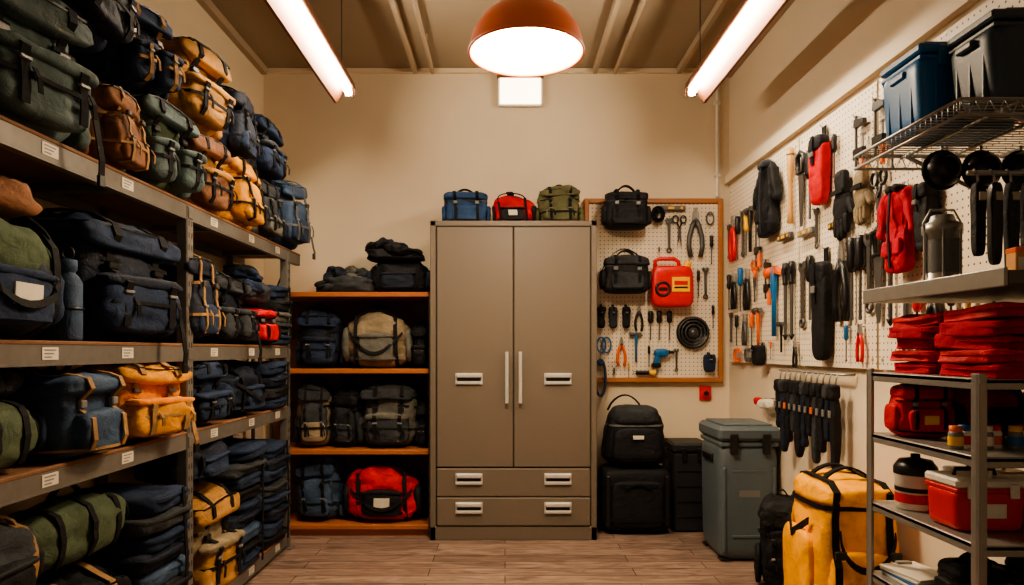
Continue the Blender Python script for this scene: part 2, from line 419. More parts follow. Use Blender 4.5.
def stack(loc,rz,w,d,cols,t,name='folded_clothes_stack',am=.009,band=True,jit=1,n=6):
    b=B(); z=0
    for i,c in enumerate(cols):
        k=sd(); rot=R3(random.uniform(-2,2)*jit,random.uniform(-1.5,1.5)*(jit>1),random.uniform(-5,5)*jit); ox=random.uniform(-.012,.012)*jit; oy=random.uniform(-.012,.012)*jit
        b.soft((ox,oy,z+t*.5),(w*.5*random.uniform(.9,1),d*.5*random.uniform(.9,1),t*.53),c,n,am,k,0,14,rot)
        b.soft((ox,oy-.012,z+t*.72),(w*.47,d*.48,t*.2),c,5 if n==6 else n,am*.5,k+5,0,11,rot)
        z+=t*.97
    if band: b.ribbon([(w*.2,-d*.52,.01),(w*.2,-d*.53,z*.5),(w*.2,-d*.5,z)],(1,0,0),.02,.004,WEB)
    b.warp(w,z,sd(),.08)
    return b.finish(name,loc,rz)
def heap(loc,rz,w,d,h,cols,n,name='clothing_pile',fill=True):
    b=B()
    if fill: b.soft((0,0,h*.3),(w*.48,d*.45,h*.3),cols[0],4,.022,sd(),.12,16)
    for i in range(n):
        f=i/max(1,n-1); s=1-.45*f; k=sd()
        b.soft((random.uniform(-.5,.5)*w*s*.8,random.uniform(-.35,.25)*d*s,h*(.18+.62*f)),(w*random.uniform(.16,.28),d*random.uniform(.2,.36),h*random.uniform(.12,.2)),
            cols[i%len(cols)],3.2,.024,k,.1,13,R3(random.uniform(-14,14),random.uniform(-16,16),random.uniform(-50,50)))
    return b.finish(name,loc,rz)

# ------------------------------------------------------------ room
XL,XR,YB,YF,ZC=-1.68,1.56,4.75,-1.6,3.14
def slab(name,x0,x1,y0,y1,z0,z1,mat):
    b=B(); b.bx(x0,x1,y0,y1,z0,z1,mat,.0005); return b.finish(name)
slab('floor',XL-.1,XR+.1,YF,YB+.1,-.1,0,floormat())
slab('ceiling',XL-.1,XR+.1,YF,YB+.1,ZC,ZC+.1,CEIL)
slab('wall_back',XL-.1,XR+.1,YB,YB+.1,0,ZC,WALL)
slab('wall_left',XL-.1,XL,YF,YB,0,ZC,WALL)
slab('wall_right',XR,XR+.1,YF,YB,0,ZC,WALLR)
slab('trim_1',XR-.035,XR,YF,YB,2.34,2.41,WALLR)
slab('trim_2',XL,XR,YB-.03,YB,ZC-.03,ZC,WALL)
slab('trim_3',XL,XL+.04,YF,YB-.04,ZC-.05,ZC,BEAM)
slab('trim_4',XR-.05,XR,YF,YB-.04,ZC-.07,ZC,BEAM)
slab('baseboard_back',XL,XR,YB-.015,YB,0,.07,WALL)
slab('baseboard_right',XR-.015,XR,YF,YB-.015,0,.07,WALLR)
slab('baseboard_left',XL,XL+.015,YF,YB-.015,0,.07,WALL)
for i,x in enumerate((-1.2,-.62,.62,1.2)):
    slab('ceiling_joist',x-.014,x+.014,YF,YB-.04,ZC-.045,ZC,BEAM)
for x,r in((-.5,.014),(.76,.014)):
    b=B(); b.cyl((x,YF,ZC-.035),(x,YB-.04,ZC-.035),r,BEAM)
    for y in(1.5,2.4,3.3,4.2): b.box((x,y,ZC-.02),(.02,.012,.019),BEAM)
    b.finish('ceiling_pipe')
slab('ceiling_beam',XL+.04,XR-.05,2.5,2.56,ZC-.085,ZC-.06,BEAM)
b=B(); b.cyl((1.47,YB-.02,1.9+.35),(1.47,YB-.02,ZC-.05),.012,WHP)
for z in(2.4,2.9): b.box((1.47,YB-.02,z),(.02,.018,.012),WHP)
b.finish('electrical_conduit')

# lamps
TUBE=emis('fluorescent_glow',(255,236,208),120); BULB=emis('pendant_glow',(255,228,190),165); PAN=emis('light_panel_glow',(255,234,200),6)
TERRA=hard('terracotta_self_lit_shade',(172,84,48),.35,0,.06,em=.24); HOUS=hard('lamp_housing_enamel',(110,66,42),.5)  # opaque terracotta emits weakly, standing in for light falling on the lampshade
INNER=hard('lamp_inner_white',(238,216,186),.5)
def fluoro(x,side):
    b=B(); y0,y1,z=2.62,3.98,2.66
    b.bx(x-.03,x+.03,y0,y1,z+.045,z+.085,HOUS,.006)
    o=x-side*.03
    b.prism([(o,z+.085),(o,z+.045),(o-side*.045,z-.03),(o-side*.06,z-.03),(o-side*.03,z+.085)],y0,y1,HOUS)
    for y in(y0,y1): b.box((x,y,z+.035),(.032,.008,.03),HOUS)
    b.cyl((x,y0+.03,z+.02),(x,y1-.03,z+.02),.019,TUBE)
    for y in(y0+.02,y1-.02): b.box((x,y,z+.025),(.02,.012,.025),WHP)
    for y in(y0+.2,y1-.2): b.cyl((x,y,z+.08),(x,y,ZC-.001),.003,DSTEEL,seg=6)
    return b.finish('fluorescent_ceiling_light')
fluoro(-.905,1); fluoro(1.08,-1)
b=B(); c=(.085,2.74,2.385)
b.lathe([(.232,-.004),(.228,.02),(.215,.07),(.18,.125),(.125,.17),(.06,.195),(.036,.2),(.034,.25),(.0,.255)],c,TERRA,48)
b.lathe([(.232,-.004),(.224,-.004),(.22,.02),(.207,.066),(.172,.12),(.12,.162),(.05,.185),(.0,.186)],c,INNER,48)
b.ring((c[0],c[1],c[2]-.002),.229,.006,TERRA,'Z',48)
b.lathe([(0,.022),(.12,.018),(.17,.024),(.175,.034),(0,.04)],c,BULB,40)
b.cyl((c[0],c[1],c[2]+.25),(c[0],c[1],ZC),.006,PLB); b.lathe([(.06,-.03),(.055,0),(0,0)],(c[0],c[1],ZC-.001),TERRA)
b.finish('pendant_lamp')
b=B(); b.bx(-.05,.26,YB-.05,YB-.031,2.87,3.08,WHP); b.bx(-.035,.245,YB-.056,YB-.05,2.885,3.065,PAN,.001)
b.bx(-.055,.265,YB-.075,YB-.031,3.06,3.085,HOUS); b.bx(-.05,.26,YB-.031,YB-.001,2.9,3.05,WHP); b.finish('light_panel')

# ------------------------------------------------------------ cabinet
b=B(); x0,x1,y0,y1=-.469,.575,4.27,4.73
b.bx(x0,x1,y0+.02,y1,.0,2.0,CABM,.006); b.bx(x0+.035,x1-.035,y0+.012,y0+.021,.06,1.97,CABD,.001)
b.bx(x0,x0+.037,y0,y0+.03,0,2.0,CABM,.004); b.bx(x1-.037,x1,y0,y0+.03,0,2.0,CABM,.004)
b.bx(x0,x1,y0,y0+.03,1.965,2.0,CABM,.004); b.bx(x0,x1,y0,y0+.03,0,.085,CABM,.004)
xm=.053
b.bx(x0+.042,xm-.003,y0-.008,y0+.014,.458,1.96,CABM,.006); b.bx(xm+.003,x1-.042,y0-.008,y0+.014,.458,1.96,CABM,.006)
for z0,z1 in((.092,.268),(.274,.45)): b.bx(x0+.042,x1-.042,y0-.008,y0+.014,z0,z1,CABM,.006)
for xx in(xm-.042,xm+.042):
    b.cyl((xx,y0-.035,.86),(xx,y0-.035,1.18),.011,CHROME)
    for z in(.885,1.155): b.cyl((xx,y0-.035,z),(xx,y0-.006,z),.008,CHROME)
for xx in(-.225,.33):
    for z in(1.01,.385,.205):
        b.bx(xx-.085,xx+.085,y0-.012,y0-.007,z-.036,z+.036,CHROME,.003)
        b.bx(xx-.08,xx+.08,y0-.032,y0-.01,z+.008,z+.034,CHROME,.01)
        b.bx(xx-.074,xx+.074,y0-.0135,y0-.011,z-.014,z+.006,CABD,.001)
        b.bx(xx-.08,xx+.08,y0-.024,y0-.01,z-.034,z-.016,CHROME,.008)
b.finish('storage_cabinet')
satchel((-.255,4.5,2.0),4,.3,.23,.24,BLUE,BLUE,WEB,'blue_duffel_bag',arc=0)
duffel((.065,4.5,2.0),-4,.28,.2,.24,RED,BLK,WEB,'red_duffel_bag',label=LABEL,strap=False)
backpack((.355,4.5,2.0),3,.29,.27,.24,OLIVE,OLIVE,WEB,'olive_backpack',style=2,slouch=.08)

# ------------------------------------------------------------ left steel rack
b=B(); XFr,XBk=-1.3,-1.66; Y0,Y1=1.5,4.12
for zt,ye in((1.79,4.33),(1.21,Y1),(.85,Y1),(.09,Y1)):
    b.bx(XBk,XFr-.012,Y0,ye,zt-.02,zt,BOARDW,.002)
    b.bx(XFr-.012,XFr,Y0,ye,zt-.06,zt-.004,GALV,.002); b.bx(XFr-.03,XFr,Y0,ye,zt-.066,zt-.058,GALV,.001)
    b.bx(XFr-.014,XFr+.002,Y0,ye,zt-.006,zt+.007,BOARDW,.003)
    b.bx(XBk,XBk+.01,Y0,ye,zt-.06,zt+.005,GALV,.002)
    for y in (1.6,2.4,3.2,4.0): b.bx(XBk+.01,XFr-.012,y-.02,y+.02,zt-.045,zt-.02,GALV,.002)
    for y in (1.95,2.35,3.05,3.5,3.9):
        b.bx(XFr,XFr+.002,y-.035,y+.035,zt-.048,zt-.012,LABEL,.0005)
        for q in range(3): b.bx(XFr+.002,XFr+.0028,y-.026,y+.024-.01*q,zt-.022-.01*q,zt-.018-.01*q,PLG,.0002)
for y in(1.53,2.81,4.09):
    for x,s in((XFr+.001,-1),(XBk,1)):
        b.bx(x,x+.004,y-.025,y+.025,0,1.78 if x>-1.5 else 1.85,GALV,.001)
        b.bx(x,x+s*.04,y-.027,y-.023,0,1.78,GALV,.001)
        b.box((x+s*.0,y,.005),(.03,.035,.005),GALV)
    z=.05
    while z<1.72:
        for yy in(-.012,.012): b.bx(XFr+.0045,XFr+.0056,y+yy-.004,y+yy+.004,z,z+.022,CABD,.0005)
        z+=.05
    for z in(.03,.79,1.15,1.73): b.bx(XFr+.005,XFr+.009,y-.02,y+.02,z,z+.045,GALV,.002)
b.tube([(XFr-.02,4.11,.9),(XBk+.02,4.11,1.7)],.006,GALV); b.tube([(XFr-.02,4.11,1.7),(XBk+.02,4.11,.9)],.006,GALV)
b.finish('steel_shelving_rack')
X=-1.44
# top shelf lower layer
backpack((X,1.94,1.797),80,.47,.44,.4,TEAL,TEAL,WEB,style=0,dangle=.12)
backpack((X,1.47,1.797),88,.4,.38,.38,NAVY,NAVY)
backpack((X,2.335,1.797),96,.28,.3,.38,BRN,BRN,WEBT,style=2)
backpack((X+.01,2.68,1.797),80,.38,.38,.4,GREEN,TEAL,WEB,style=1,label=WEBT)
backpack((X,3.06,1.797),86,.37,.36,.38,TAN,BRN,WEB,style=0)
backpack((X+.01,3.44,1.797),92,.38,.35,.4,MUST,MUST,WEB,style=2)
backpack((X,3.8,1.797),90,.34,.36,.38,GREY,CHAR,WEB,style=2)
backpack((X+.03,4.15,1.797),82,.34,.45,.42,NAVY,SLATE,WEBG,style=2,dangle=.05)
# top shelf upper layer
duffel((X,1.6,2.22),86,.5,.3,.4,NAVY,NAVY2,WEB)
backpack((X+.01,2.16,2.2),97,.52,.38,.4,NAVY,NAVY2,WEB,style=0,ry=3)
backpack((X,2.58,2.15),76,.31,.33,.38,NAVY2,NAVY,WEBT,style=1,ry=-4)
backpack((X,2.99,2.15),82,.42,.38,.4,TAN,TAN,WEB,style=0,ry=2)
backpack((X,3.41,2.13),94,.38,.35,.38,NAVY,NAVY2,WEB,style=2,ry=-3)
backpack((X,3.83,2.14),88,.38,.35,.38,CHAR,NAVY,WEB,style=0,ry=3)
duffel((X,1.72,2.53),95,.52,.28,.38,NAVY,NAVY2,WEB)
duffel((X-.02,2.3,2.6),90,.46,.24,.34,NAVY2,NAVY,WEB,strap=False)
# middle shelf
duffel((X,1.78,1.217),88,.5,.34,.4,NAVY2,NAVY,WEB,name='green_navy_duffel_bag',label=LABEL,top=GREEN)
heap((X,1.76,1.56),90,.42,.3,.14,[BRN,TAN],6,'brown_jacket_pile')
b=B(); b.lathe([(0,0),(.038,.0),(.04,.01),(.04,.18),(.03,.2),(.02,.21),(.022,.215),(.026,.22),(.026,.25),(.0,.255)],(0,0,0),SLATE,20); b.ring((0,0,.27),.018,.004,PLB); b.ring((0,0,.1),.041,.004,PLB,'Z')
b.finish('water_bottle',(-1.345,2.1,1.217))
backpack((X,2.45,1.217),80,.54,.44,.4,NAVY2,NAVY,WEB,style=0,dangle=.12)
backpack((X,2.93,1.217),96,.36,.4,.38,NAVY,NAVY2,WEBT,style=2)
backpack((X,3.32,1.217),84,.38,.37,.39,NAVY2,CHAR,WEB,style=1,dangle=.1)
satchel((X,3.7,1.217),90,.34,.22,.36,BLK,RED,WEB,name='black_red_shoulder_bag',arc=0)
heap((X,3.7,1.44),90,.34,.3,.22,[CHAR,NAVY2,NAVY],7)
stack((X,4.0,1.217),90,.22,.32,[NAVY,CHAR,GREY,BLK,NAVY],.07)
# lower middle shelf
roll((X+.03,1.76,.857),90,.46,.1,GREEN,name='sleeping_bag_roll')
roll((X+.03,1.76,1.055),90,.44,.05,BLK,name='foam_mat_roll')
satchel((X,2.15,.857),84,.29,.27,.4,SLATE,SLATE,WEBT,name='blue_shoulder_bag',arc=0)
roll((X+.03,2.15,1.125),90,.26,.036,MUST,name='tan_blanket_roll')
backpack((X+.02,2.54,.857),78,.42,.33,.42,ORG,MUST,WEBT,style=0,name='mustard_backpack',dangle=.06)
backpack((X,3.03,.857),88,.38,.31,.38,NAVY,NAVY,WEB)
duffel((X,3.5,.857),92,.44,.27,.38,NAVY2,NAVY,WEB)
stack((X,3.9,.857),90,.32,.34,[NAVY,BLK,NAVY2,NAVY],.068)
# bottom shelf
stack((X,1.7,.097),90,.46,.36,[NAVY,BLK,NAVY2,CHAR,NAVY],.08)
duffel((X,1.72,.5),88,.46,.24,.38,CHAR,BLK,WEBT,strap=False,name='charcoal_duffel_bag')
backpack((X,2.17,.097),84,.42,.4,.38,NAVY2,BLK,WEBT,style=1)
roll((X+.02,2.2,.51),88,.54,.1,GREEN,name='foam_mat_roll')
stack((X,2.61,.097),88,.34,.36,[NAVY,NAVY2,BLK,SLATE,NAVY2,NAVY,CHAR,NAVY],.072,jit=1.6)
backpack((X+.02,3.06,.097),82,.42,.5,.4,BEIGE,TAN,WEB,style=0,name='khaki_backpack')
duffel((X,3.05,.615),90,.4,.18,.36,NAVY2,NAVY,WEB,strap=False)
stack((X,3.46,.097),90,.34,.36,[NAVY,BLK,SLATE,NAVY2,NAVY,BLK,NAVY,CHAR,NAVY],.07,jit=1.6)
stack((X,3.87,.097),90,.36,.36,[BLK,NAVY,NAVY2,NAVY,CHAR,NAVY,NAVY2,NAVY],.074,jit=1.6)

# ------------------------------------------------------------ back wooden shelves
b=B()
for z in(1.56,1.07,.553,.0755): b.bx(-1.62,-.485,4.35,4.72,z-.03,z,SHELFW,.003)
for z in(1.3,.8,.3): b.bx(-1.62,-.485,4.72,4.73,z-.03,z+.03,DSTEEL)
b.bx(-1.62,-.485,4.722,4.73,.05,1.53,BOARDW,.001)
for x in(-1.62,-.488):
    for y in(4.37,4.71): b.bx(x,x+.015 if x<-1 else x+.012,y-.015,y+.015,0,1.56,DSTEEL,.002)
b.bx(-1.62,-.485,4.38,4.39,0,.045,SHELFW,.002)
b.finish('wooden_shelf_unit')
Yb=4.54
heap((-1.03,Yb,1.56),0,.38,.3,.2,[CHAR,NAVY2,GREY],9,'grey_clothing_pile')
duffel((-.7,Yb+.02,1.56),0,.42,.24,.3,BLK,NAVY2,WEB,strap=False)
heap((-.72,Yb-.01,1.77),0,.42,.3,.15,[BLK,NAVY2],8,'dark_jacket_pile')
backpack((-1.22,Yb,1.07),4,.29,.4,.32,NAVY2,NAVY)
duffel((-.83,Yb-.01,1.07),0,.44,.39,.34,BEIGE,GREY,WEB,name='khaki_duffel_bag')
backpack((-.555,Yb,1.07),0,.12,.3,.28,BLK,BLK)
backpack((-1.26,Yb,.553),10,.24,.44,.32,BEIGE,CHAR,WEB,style=2)
backpack((-1.03,Yb+.01,.553),-8,.2,.4,.3,CHAR,BLK,WEB,style=2)
backpack((-.76,Yb-.01,.553),3,.38,.43,.34,GREY,CHAR,WEB,style=0)
backpack((-.54,Yb,.553),0,.08,.3,.28,BLK,BLK)
backpack((-1.21,Yb,.0755),-8,.3,.42,.32,SLATE,SLATE,WEB,style=2)
duffel((-.79,Yb-.02,.0755),0,.5,.36,.34,RED,BLK,WEB,name='red_black_duffel_bag',label=LABEL)

# ------------------------------------------------------------ pegboards
PB=pegmat('pegboard_back_mat',(1,0,1)); PR=pegmat('pegboard_right_mat',(0,1,1))
b=B(); b.bx(.58,1.47,4.715,4.73,1.0,2.2,PB,.001)
b.bx(.545,.58,4.70,4.745,.965,2.235,FRAMEW,.006); b.bx(1.47,1.505,4.70,4.745,.965,2.235,FRAMEW,.006)
b.bx(.58,1.47,4.70,4.745,2.2,2.235,FRAMEW,.006); b.bx(.58,1.47,4.70,4.745,.965,1.0,FRAMEW,.006)
b.bx(.6,1.45,4.73,4.749,1.1,1.13,FRAMEW); b.bx(.6,1.45,4.73,4.749,2.05,2.08,FRAMEW)
b.finish('framed_pegboard')
for (a,c) in((3.56,4.66),(2.81,3.545),(1.5,2.795)):
    b=B(); b.bx(1.53,1.54,a,c,1.11,2.3,PR,.001); 
    for z in(1.15,1.7,2.26): b.bx(1.54,1.559,a+.02,c-.02,z-.015,z+.015,FRAMEW,.001)
    for y in(a+.03,c-.03):
        for z in(1.15,2.26): b.cyl((1.5275,y,z),(1.531,y,z),.007,STEEL,seg=10)
    b.finish('pegboard_panel')

# ------------------------------------------------------------ tools (local: top at z=0, hangs down, front = -Y)
def peg(b,x=0,z=-.01): b.tube([(x,.0,z),(x,-.03,z),(x,-.034,z+.012)],.003,STEEL,6)
def place(b,name,wall,u,z,tilt=0):
    peg(b)
    if wall=='R': o=b.finish(name,(1.529,u,z),-90,0,0)
    else: o=b.finish(name,(u,4.714,z),0)
    return o
def pliers(wall,u,z,L,hm,name='pliers',op=.16):
    b=B(); y=-.022
    for s in(-1,1):
        b.prism([(0,-.30*L),(s*.07*L,-.26*L),(s*.065*L,-.12*L),(s*.018*L,-.0*L),(s*.004*L,-.02*L),(s*.008*L,-.24*L)],y-.006,y+.006,STEEL)
        b.tube([(s*.02*L,y,-.27*L),(s*.07*L,y,-.38*L),(s*op*L*.8,y,-.6*L),(s*op*L*.85,y,-.8*L),(s*op*L*.6,y,-1.0*L)],.05*L,hm,8)
    b.cyl((0,y-.01,-.27*L),(0,y+.01,-.27*L),.05*L,DSTEEL)
    return place(b,name,wall,u,z)
def hammer(wall,u,z,L,hm,head=DSTEEL,name='hammer'):
    b=B(); y=-.024
    b.lathe([(0,0),(.045*L,0),(.05*L,-.02*L),(.045*L,-.3*L),(.032*L,-.42*L),(.032*L,-.9*L),(0,-.9*L)],(0,y,-.06*L),hm,12)
    b.cyl((-.16*L,y,-.1*L),(.02*L,y,-.1*L),.065*L,head,.05*L); b.cyl((-.2*L,y,-.1*L),(-.155*L,y,-.1*L),.078*L,head)
    b.prism([(.0,-.05*L),(.1*L,-.04*L),(.2*L,-.12*L),(.21*L,-.16*L),(.1*L,-.12*L),(0,-.15*L)],y-.012,y+.012,head)
    return place(b,name,wall,u,z)
def driver(wall,u,z,L,hm,name='screwdriver',fat=1.25):
    b=B(); y=-.02
    b.lathe([(0,0),(.04*L*fat,-.01*L),(.055*L*fat,-.08*L),(.045*L*fat,-.2*L),(.055*L*fat,-.34*L),(.03*L*fat,-.42*L),(.0,-.42*L)],(0,y,0),hm,12)
    b.cyl((0,y,-.42*L),(0,y,-.96*L),.018*L,DSTEEL); b.box((0,y,-.98*L),(.024*L,.004,.025*L),DSTEEL,.001)
    return place(b,name,wall,u,z)
def wrench(wall,u,z,L,name='wrench',m=DSTEEL):
    b=B(); y=-.014
    b.prism([(-.04*L,-.15*L),(.04*L,-.15*L),(.032*L,-.85*L),(-.032*L,-.85*L)],y-.005,y+.005,m)
    b.ring((0,y,-.92*L),.06*L,.022*L,m,'Y',20)
    b.prism([(-.035*L,-.17*L),(-.1*L,-.1*L),(-.085*L,0),(-.035*L,-.01*L),(-.04*L,-.08*L),(0,-.11*L),(.04*L,-.08*L),(.035*L,-.01*L),(.085*L,0),(.1*L,-.1*L),(.035*L,-.17*L)],y-.007,y+.007,m)
    return place(b,name,wall,u,z)
def scissors(wall,u,z,L,hm,name='scissors'):
    b=B(); y=-.018
    for s in(-1,1):
        b.ring((s*.12*L,y,-.14*L),.09*L,.026*L,hm,'Y',18,1.25)
        b.tube([(s*.07*L,y,-.25*L),(s*.02*L,y,-.38*L),(-s*.01*L,y,-.48*L)],.026*L,hm,6)
        b.prism([(s*.05*L,-.42*L),(-s*.04*L,-.46*L),(-s*.06*L,-1.0*L),(s*.03*L,-.6*L)],y-.004+s*.003,y+.002+s*.003,DSTEEL)
    b.cyl((0,y-.01,-.46*L),(0,y+.01,-.46*L),.02*L,DSTEEL,seg=10)
    return place(b,name,wall,u,z)
def saw(wall,u,z,L,hm,name='hand_saw'):
    b=B(); y=-.018
    pts=[(-.07*L,-.28*L)]+[(.09*L-.004*L*i+(.008*L if i%2 else 0),(-.28-.072*i)*L) for i in range(11)]+[(-.01*L,-1*L)]
    b.prism(pts,y-.002,y+.002,DSTEEL)
    b.tube([(-.07*L,y,-.27*L),(-.09*L,y,-.05*L),(0,y,0),(.09*L,y,-.05*L),(.1*L,y,-.28*L)],.035*L,hm,8,True)
    return place(b,name,wall,u,z)
def clamp(wall,u,z,L,m,name='bar_clamp'):
    b=B(); y=-.022
    b.box((0,y,-L*.5),(.006,.004,L*.48),DSTEEL,.001)
    b.prism([(-.006,-.02),(.07,-.035),(.072,-.055),(.0,-.06),(-.012,-.05)],y-.008,y+.008,m)
    b.prism([(-.012,-L*.62),(.065,-L*.64),(.065,-L*.64-.02),(.0,-L*.62-.05),(-.012,-L*.62-.045)],y-.009,y+.009,m)
    b.cyl((.055,y,-L*.64-.05),(.055,y,-L*.64+.05),.005,STEEL,seg=8); b.cyl((.055,y,-L*.64-.12),(.055,y,-L*.64-.04),.011,ORP if m is PLB else WOODH,seg=10); b.cyl((.055,y,-L*.64+.05),(.055,y,-L*.64+.056),.012,STEEL,seg=10)
    return place(b,name,wall,u,z)
def rod(wall,u,z,L,m,name='hiking_pole',grip=PLB):
    b=B(); y=-.022
    b.lathe([(0,0),(.016,-.004),(.018,-.03),(.014,-.11),(.016,-.12),(.0,-.121)],(0,y,0),grip,12)
    b.cyl((0,y,-.12),(0,y,-L+.03),.01,m,.008); b.lathe([(.007,0),(.016,-.004),(.004,-.03),(0,-.032)],(0,y,-L+.035),grip,12)
    b.ring((0,y-.012,-.05),.02,.003,WEB)
    return place(b,name,wall,u,z)
def pouch(wall,u,z,w,L,m,acc=PLB,name='tool_pouch',M2=None):
    b=B(); y=-.035
    b.soft((0,y,-L*.58),(w*.5,.03,L*.42),m,4.5,.005,sd(),-.1,9); b.soft((0,y-.006,-L*.24),(w*.52,.033,L*.1),m if M2 is None else M2,4,.004,sd(),0,8)
    b.ribbon([(0,y+.02,-L*.2),(0,y+.02,-.01),(0,-.01,-.006)],(1,0,0),w*.3,.005,WEB)
    b.ribbon([(0,y-.038,-L*.15),(0,y-.042,-L*.3),(0,y-.036,-L*.5)],(1,0,0),w*.2,.005,WEB); b.box((0,y-.043,-L*.38),(w*.14,.005,L*.03),PLG)
    return place(b,name,wall,u,z)
def glove(wall,u,z,L,m,name='work_glove'):
    b=B(); y=-.03
    b.soft((0,y,-L*.2),(L*.15,.022,L*.2),m,4,.005,sd(),.1,10); b.soft((0,y,-L*.5),(L*.19,.02,L*.18),m,3.6,.005,sd(),0,10)
    for i in range(4):
        x=(-.14+.093*i)*L; l=(.3,.36,.34,.27)[i]*L
        b.soft((x,y,-L*.62-l*.4),(L*.045,.016,l*.5),m,3,.002,sd(),0,7)
    b.soft((L*.24,y,-L*.52),(L*.05,.016,L*.15),m,3,.002,sd(),0,7,R3(0,-32,0))
    b.ribbon([(-L*.16,y-.024,-L*.3),(0,y-.028,-L*.3),(L*.16,y-.024,-L*.3)],(0,0,1),.02,.005,WEB)
    return place(b,name,wall,u,z)
def vest(wall,u,z,w,L,m,acc,name='hanging_jacket'):
    b=B(); y=-.045
    b.soft((0,y,-L*.55),(w*.33,.032,L*.45),m,5,.016,sd(),.1,14)
    for s in(-1,1): b.soft((s*w*.36,y,-L*.33),(w*.1,.03,L*.27),m,4,.012,sd(),.1,10,R3(0,-s*18,0))
    for s in(-1,1): b.soft((s*w*.1,y-.012,-L*.07),(w*.09,.03,L*.05),acc,3,.004,sd(),0,7,R3(0,s*25,0))
    b.ribbon([(0,y-.036,-L*.12),(0,y-.044,-L*.5),(0,y-.036,-L*.95)],(1,0,0),.012,.005,acc)
    for s in(-1,1): b.soft((s*w*.17,y-.03,-L*.72),(w*.11,.01,L*.09),m,5,.003,sd(),0,7)
    b.ring((0,-.02,-.012),.016,.003,STEEL)
    return place(b,name,wall,u,z)
def level(wall,u,z,L,m,name='spirit_level'):
    b=B(); b.box((0,-.02,-.02),(L/2,.012,.016),m,.003); b.box((0,-.033,-.02),(.02,.002,.009),YELP,.001)
    for s in(-1,1): b.cyl((s*L*.36,-.034,-.02),(s*L*.36,-.03,-.02),.009,YELP,seg=12)
    return place(b,name,wall,u,z)
def coil(wall,u,z,r,m,name='rope_coil'):
    b=B()
    for i in range(4): b.ring((random.uniform(-.003,.003),-.02-.008*i,-r+random.uniform(-.004,.004)),r-.006*(i%3),.007,m,'Y',26,1.3)
    b.box((0,-.03,-.02+.0),(.012,.022,.018),m,.006)
    return place(b,name,wall,u,z)
def carab(wall,u,z,L,m,n=3,name='carabiner_set'):
    b=B()
    for i in range(n):
        x=(i-(n-1)/2)*.035; b.ring((x,-.02,-L*.5),L*.28,.006,m,'Y',16,1.7); b.cyl((x+L*.28,-.02,-L*.3),(x+L*.28,-.02,-L*.7),.006,STEEL,seg=8)
    return place(b,name,wall,u,z)
# right wall (Y position, top z)
pliers('R',4.52,2.08,.3,REDP); wrench('R',4.35,2.08,.3); hammer('R',4.19,2.08,.3,PLB); driver('R',4.43,2.06,.28,PLB); driver('R',4.27,2.04,.26,YELP); clamp('R',4.1,2.02,.34,PLB)
wrench('R',4.62,2.04,.24); driver('R',4.6,1.7,.24,PLB)
vest('R',3.87,2.27,.32,.44,BLK,CHAR,'hanging_black_shirt')
b=B(); b.lathe([(0,0),(.016,-.004),(.018,-.1),(.012,-.2),(.013,-.33),(.016,-.4),(0,-.405)],(0,-.025,0),WOODH,12); b.ring((0,-.025,-.04),.0175,.003,DSTEEL,'Z',12); place(b,'wooden_mallet_handle','R',3.6,2.26)
saw('R',3.49,2.2,.38,PLB); driver('R',3.38,2.18,.34,PLB); wrench('R',3.32,1.88,.2)
pouch('R',3.24,2.26,.13,.38,RED,M2=BLK,name='red_throw_bag')
glove('R',3.04,1.99,.33,BLK); glove('R',2.87,1.95,.25,BEIGE); scissors('R',2.76,1.92,.26,PLB); clamp('R',2.93,2.2,.24,PLB); driver('R',3.13,2.18,.2,PLB)
vest('R',2.57,1.82,.22,.34,DRED,BLK,'hanging_red_jacket')
pouch('R',2.42,1.82,.08,.28,BLK,name='black_tool_pouch')
pliers('R',4.5,1.7,.24,PLB); driver('R',4.38,1.72,.28,BLUEP); pliers('R',4.26,1.7,.26,PLB); scissors('R',4.13,1.74,.26,ORP); level('R',3.68,1.82,.16,DSTEEL)
hammer('R',4.06,1.45,.27,ORP); pliers('R',4.3,1.42,.2,DSTEEL); driver('R',4.45,1.42,.2,PLB); driver('R',4.18,1.42,.22,ORP); wrench('R',4.58,1.44,.2); clamp('R',3.95,1.72,.24,PLB)
hammer('R',3.82,1.67,.42,BLUEP,ORP); rod('R',3.67,1.66,.42,DSTEEL); rod('R',3.59,1.66,.42,DSTEEL); level('R',3.42,1.8,.16,PLG)
pouch('R',3.22,1.68,.13,.54,BLK,CHAR,'knife_sheath'); driver('R',3.38,1.66,.32,PLB); wrench('R',3.48,1.64,.34); hammer('R',3.72,1.35,.18,PLB)
pliers('R',3.06,1.68,.36,PLB); driver('R',2.97,1.68,.36,PLB); driver('R',2.9,1.68,.36,PLB); saw('R',2.77,1.68,.38,PLB); wrench('R',2.84,1.68,.34)
driver('R',2.5,1.43,.24,REDP); wrench('R',2.58,1.44,.28); pliers('R',2.4,1.43,.26,PLB); rod('R',2.67,1.66,.38,DSTEEL); hammer('R',2.22,1.44,.24,WOODH); driver('R',2.12,1.43,.22,PLB); driver('R',2.31,1.44,.24,PLB)
carab('R',4.44,1.2,.09,ORP); carab('R',4.24,1.2,.08,DSTEEL); pouch('R',4.02,1.24,.09,.14,BLK,name='small_tool_pouch'); driver('R',3.88,1.24,.1,ORP); pliers('R',3.55,1.24,.14,PLB); driver('R',3.02,1.3,.16,BLUEP); pliers('R',2.9,1.3,.16,REDP)
level('R',3.1,1.78,.14,PLB)
wrench('R',2.35,2.12,.3); hammer('R',2.2,2.12,.3,WOODH); coil('R',2.5,2.18,.08,WEB); driver('R',2.66,2.16,.26,PLB); pliers('R',2.05,2.12,.26,REDP); clamp('R',2.78,2.22,.26,PLB)
